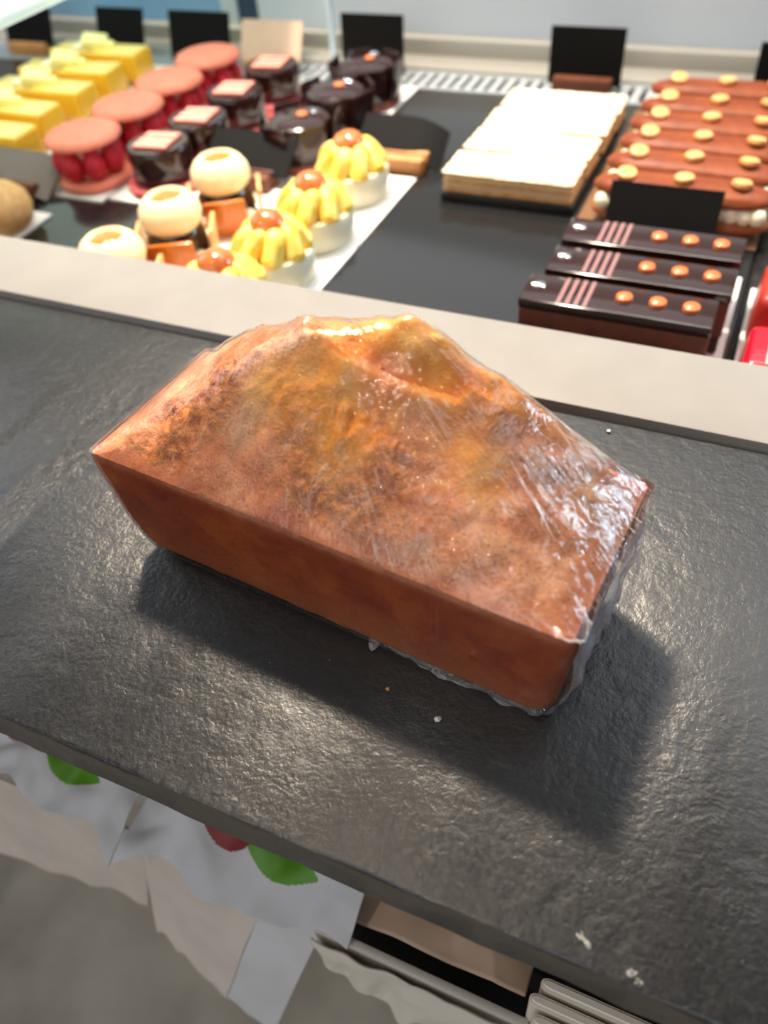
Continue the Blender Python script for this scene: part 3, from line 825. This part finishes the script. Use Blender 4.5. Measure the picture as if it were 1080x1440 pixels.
# red cakes at the right edge
r = thing('red_cake', 'bright red glazed cake with pale top panel at the picture\'s right edge', 'cake', (.0530, .440, BT), 0, 'red cakes')
one('red_body', lambda b: box(b, -.040, .040, -.027, .020, 0, .030, .005, 4, top=.92), m_red, r)
one('pale_panel', lambda b: box(b, -.028, .030, -.014, .014, 0, .002, .0008, 2, TR(.002, -.010, .0300)), m_pinkc, r)
r = thing('red_cake', 'red-brown glazed cake behind the bright red one at the picture\'s right edge', 'cake', (.0560, .500, BT), 0, 'red cakes')
one('red_body', lambda b: box(b, -.042, .042, -.026, .026, 0, .036, .006, 4, top=.94), m_redb, r)
for k in range(3):
    one('raspberry', lambda b: blob(b, (0, 0, .006), (.009, .009, .009), 3, .2, 200, seed=k), m_rasp, r, loc=(-.022+.022*k, 0, .0352))

# ------------------------------------------------------------------ price cards in wooden blocks
def pcard(loc, label, cm, wm, w=.078, h=.052, lean=20, rz=0, curl=0, block=True, dx=0, cz=.010):
    r = thing('price_card', label, 'price card', loc, rz, 'price cards')
    def fn(b):
        n = 10; g = []
        for i in range(n+1):
            x = -w/2+w*i/n; c = curl*max(0, (i/n-.55))**2
            g.append([b.verts.new(Vector((x, y+c, z-c*.6))) for z, y in ((0, -.0009), (h, -.0009), (h, .0009), (0, .0009))])
        for A, B in zip(g, g[1:]):
            for k in range(4): b.faces.new((A[k], A[(k+1) % 4], B[(k+1) % 4], B[k]))
        b.faces.new(g[0][::-1]); b.faces.new(g[-1])
        bmesh.ops.recalc_face_normals(b, faces=b.faces)
        mt = TR(dx, 0, cz, math.radians(-lean))
        for v in b.verts: v.co = mt @ v.co
    one('card', fn, cm, r)
    if block: one('wooden_holder', lambda b: (box(b, -.030, .030, -.013, -.0012, 0, .014, .0015), box(b, -.030, .030, .0022, .010, 0, .014, .0015), box(b, -.030, .030, -.0012, .0022, 0, .0098)), wm, r)
    return r
pcard((-.928, .885, T), 'black price card in a wooden block at the far left of the grille', m_card, m_wood, lean=18)
pcard((-.780, .885, T), 'black price card behind the farthest lemon slice', m_card, m_woodd, w=.072, lean=20, cz=.004)
pcard((-.660, .885, T), 'wide black price card behind the farthest coral macaron', m_card, m_woodd, w=.086, lean=16, cz=.004)
pcard((-.556, .875, T), 'tan price card in a pale wooden block behind the rose-topped cakes', m_cardt, m_wood, w=.080, h=.042, lean=28, cz=.012)
pcard((-.432, .893, T), 'black price card behind the farthest glossy dark cake', m_card, m_woodd, w=.075, h=.055, lean=6, cz=.004)
pcard((-.192, .890, T), 'black price card standing behind the sugared mille-feuille', m_card, m_woodd, w=.075, h=.053, lean=4, cz=.004)
pcard((.010, .893, T), 'black price card behind the last eclair at the picture\'s right edge', m_card, m_woodd, w=.080, h=.046, lean=3, cz=.004)
pcard((-.6450, .5260, T), 'taupe price card leaning back beside the choux bun', m_cardg, m_woodd, w=.088, h=.046, lean=62, cz=.006, curl=.02)
pcard((-.4300, .6020, T+.0022), 'black price card tilted behind the caramel spheres', m_card, m_woodd, w=.088, h=.042, lean=54, cz=.010)
pcard((-.3100, .6720, T), 'black price card with a drooping corner behind the lemon tarts', m_card, m_wood, w=.082, h=.040, lean=54, cz=.010, curl=.05)
pcard((-.0610, .5860, T), 'black price card standing between the eclairs and chocolate bars', m_card, m_woodd, w=.080, h=.036, lean=24, cz=.010)

# ------------------------------------------------------------------ things kept under the slate ledge
def sheet(name, nx, ny, fn, m, parent=None, thick=.0012, mats=None, pick=None):
    """a creased paper surface given by fn(s, t) -> point"""
    b = BM(); g = [[b.verts.new(fn(i/nx, j/ny)) for j in range(ny+1)] for i in range(nx+1)]
    for i in range(nx):
        for j in range(ny):
            f = b.faces.new((g[i][j], g[i+1][j], g[i+1][j+1], g[i][j+1]))
            if pick: f.material_index = pick((i+.5)/nx, (j+.5)/ny)
    o = obj(name, b, mats or m, parent)
    md = o.modifiers.new('thickness', 'SOLIDIFY'); md.thickness = thick; md.offset = -1
    return o
def bag(x0, label, seed, panels, w=.128):
    r = thing('paper_bag', label, 'bag', (x0, .10, -.16), 0, 'white printed bags under the slate')
    def top(s, t):                   # printed sheet: lies at the back, droops over towards the viewer
        x = (s-.5)*w*1.02; y = .085-.108*t; z = .022-.036*max(0, t-.55)
        z += .010*mn.noise(Vector((s*3.1, t*2.4, seed)))+.004*mn.noise(Vector((s*8, t*7, seed)))
        y += .012*mn.noise(Vector((s*3.5, 2, seed)))*t + .010*math.sin(s*PI*1.0)*(t > .5)*(t-.5) + .012*mn.noise(Vector((s*4, 7, seed)))*max(0, t-.7)/.3
        return Vector((x, y, z))
    def pick(s, t):
        a, b = s-.39, t-.725; c, q = a*.95+b*.3, -a*.25+b*.95
        if (c/.13)**2+(q/.085)**2 < 1: return 1
        a, b = s-.645, t-.765; c, q = a*.95+b*.3, -a*.25+b*.95
        if abs(q) < .078*(1-(c/.18)**2): return 2
        return 0
    sheet('printed_top', 240, 170, top, m_paper, r, mats=[m_paper, m_printr, m_printg], pick=pick)
    def quad(A, B, C, D, amp, fr, sd):        # creased panel hung between four corners
        A, B, C, D = [Vector(q)-Vector((x0, .10, -.16)) for q in (A, B, C, D)]
        def fn(s, t):
            p = (A*(1-s)+B*s)*(1-t)+(D*(1-s)+C*s)*t
            fold = abs(mn.noise(Vector((s*fr, t*1.0, sd))))
            return p+Vector((0, .25, .9))*(amp*(fold-.25)+amp*.25*mn.noise(Vector((s*fr*2, t*3, sd))))
        return fn
    for nm, q, mm in panels: sheet(nm, 70, 40, quad(*q), mm, r)
    return r
bag(-.1560, 'white bag with red and green print under the slate, its pale side panel jutting out', 1.3, [
    ('cream_gusset', ((-.2180, .0900, -.158), (-.1384, .0900, -.155), (-.1716, .0546, -.27), (-.2307, .0690, -.27), .012, 3.2, 4), m_paperb),
    ('side_flap', ((-.1384, .0895, -.155), (-.1053, .0974, -.155), (-.1466, .0530, -.31), (-.1732, .0548, -.275), .004, 2, 9), m_paper)])
bag(-.2890, 'white bag with red and green print under the slate at the picture\'s left edge', 6.1, [
    ('cream_gusset', ((-.3474, .0860, -.160), (-.2140, .0920, -.160), (-.2440, .0790, -.27), (-.4015, .0650, -.27), .011, 4.2, 2), m_paperb)])
# storage shelf
sf = thing('storage_shelf', 'white shelf with a dark slot under the slate ledge', 'shelf', (0, .088, -.16))
one('shelf_board', lambda b: box(b, -.108, .45, .001, .21, -.0720, -.0640), m_dark, sf, smooth=False)
one('front_rail', lambda b: box(b, -.112, -.0035, -.004, .0000, -.034, .0000, .001), mat('shelf_white', lin(196, 190, 180), .5), sf)
one('shelf_support', lambda b: box(b, -.104, .44, .204, .2119, -.79, -.064), m_dark, sf, smooth=False)
pk = sheet('buff_packet', 80, 40, lambda s, t: Vector((-.104+.096*s, .096+.075*t+.002*mn.noise(Vector((s*3, t*3, 2))), -.1655+.010*max(0, 1-abs(s-.45-.4*(1-t))*5)*.6+.003*mn.noise(Vector((s*4, t*5, 9)))+.003)), m_kraft)
tag(pk, 'flat buff paper packet with a diagonal fold on the shelf under the slate', 'packet')
def hang(s, t):
    A, B, C, D = [Vector(q) for q in ((-.1109, .0820, -.1635), (-.0020, .0820, -.1635), (-.0330, .0700, -.215), (-.1110, .0840, -.205))]
    p = (A*(1-s)+B*s)*(1-t)+(D*(1-s)+C*s)*t
    e = .007*mn.noise(Vector((s*5, 3, 1)))*t
    return p+Vector((0, e-.001+.005*mn.noise(Vector((s*6, t*2, 8))), .006*mn.noise(Vector((s*8, t*3, 5)))*t))
tag(sheet('crumpled_white_bag', 90, 30, hang, mat('off_white_paper', lin(206, 200, 190), .6)), 'crumpled white bag hanging along the shelf rail under the slate', 'bag')
def folded(b):                       # a card folded in half, its rounded fold at the left end
    n = 10; w = .085; r0 = .0024
    R_ = [(r0*math.cos(PI/2+PI*i/n)*1.6, r0*math.sin(PI/2+PI*i/n)) for i in range(n+1)]
    out = [(.17, r0)] + R_ + [(.17, -r0)]
    A = [b.verts.new((x, y, -w)) for x, y in out]; B = [b.verts.new((x, y, 0)) for x, y in out]
    m = len(out)
    for k in range(m): b.faces.new((A[k], A[(k+1) % m], B[(k+1) % m], B[k]))
    b.faces.new(A[::-1]); b.faces.new(B); bmesh.ops.recalc_face_normals(b, faces=b.faces)
    bmesh.ops.bevel(b, geom=[e for e in b.edges if all(v.co.z > -.001 for v in e.verts)], offset=.0012, segments=3, affect='EDGES')
for i, (x, y, z) in enumerate([(.0010, .0960, -.125), (-.0020, .0895, -.128), (.0010, .0830, -.131)]):
    o = one('folded_carton', folded, m_napk, loc=(x, y, z))
    tag(o, 'folded white carton in the row under the slate\'s right end, ' + ['hindmost one', 'middle one', 'frontmost one'][i], 'carton', 'folded white cartons')
tag(one('stool_foot', lambda b: lathe(b, [(0, 0), (.030, 0), (.032, .004), (.028, .012), (.010, .020), (.009, .5), (0, .5)], 32), m_steel, loc=(-.735, -.02, FZ)), 'round grey metal foot on the floor at the left edge', 'foot')

# ------------------------------------------------------------------ light
wd = bpy.data.worlds.new('world'); sc.world = wd; wd.use_nodes = True
nt = wd.node_tree; nt.nodes.clear()
bg = nt.nodes.new('ShaderNodeBackground'); ou = nt.nodes.new('ShaderNodeOutputWorld')
bg.inputs[0].default_value = (.93, .97, 1.0, 1); bg.inputs[1].default_value = .17
nt.links.new(bg.outputs[0], ou.inputs[0])
def area(name, loc, to, sx, sy, power, col, spread=180):
    d = bpy.data.lights.new(name, 'AREA'); d.shape = 'RECTANGLE'; d.size = sx; d.size_y = sy; d.energy = power; d.color = col
    d.spread = math.radians(spread)
    o = bpy.data.objects.new(name, d); COL.objects.link(o); o.location = loc
    o.rotation_euler = (Vector(to)-Vector(loc)).to_track_quat('-Z', 'Y').to_euler(); return o
C0 = Vector((-.11, .18, .05))
area('ceiling_spot', C0+Vector((-.29, .385, .875))*1.7, C0, .17, .17, 29, (1, .84, .66), 120)
area('ceiling_spot', C0+Vector((-.20, -.46, .87))*1.9, C0, .07, .07, 2.2, (1, .84, .66), 120)
area('pastry_fill', (-.45, .66, .50), (-.45, .67, -.06), 1.3, .05, 1.9, (1, .93, .82), 80)  # unseen strip light, narrowed to brighten the pastries and spare the sill
area('window_right', (1.72, 2.1, .58), (.0, .2, .05), .95, .55, 26, (.50, .80, 1))
area('window_left', (-2.4, .5, 1.3), (-.2, .25, 0), 1.2, 1.0, 12, (.84, .92, 1))
area('front_fill', (-.2, -2.4, 1.1), (-.1, .2, -.3), 2.6, 1.6, 21, (.92, .96, 1))  # added fill light from the front; no window is built here
area('overhead_sheen_fill', (-.4, 2.35, 2.05), (-.4, 2.3499, 0), 4.0, 1.6, 26, (.93, .97, 1))  # added area light, set back to give trays and rear slate their sheen
area('overhead_sheen_fill', (.75, 1.0, 2.05), (.75, .9999, 0), 1.2, 1.2, 12, (.86, .93, 1))  # added area light for the bluish sheen on the slate's right side

vs = sc.view_settings
vs.view_transform = 'Standard'; vs.look = 'None'; vs.gamma = 1; vs.exposure = 0.0; vs.use_curve_mapping = False
sc.cycles.use_denoising = True
sc.cycles.max_bounces = 10; sc.cycles.transparent_max_bounces = 24
sc.cycles.caustics_reflective = False; sc.cycles.caustics_refractive = False
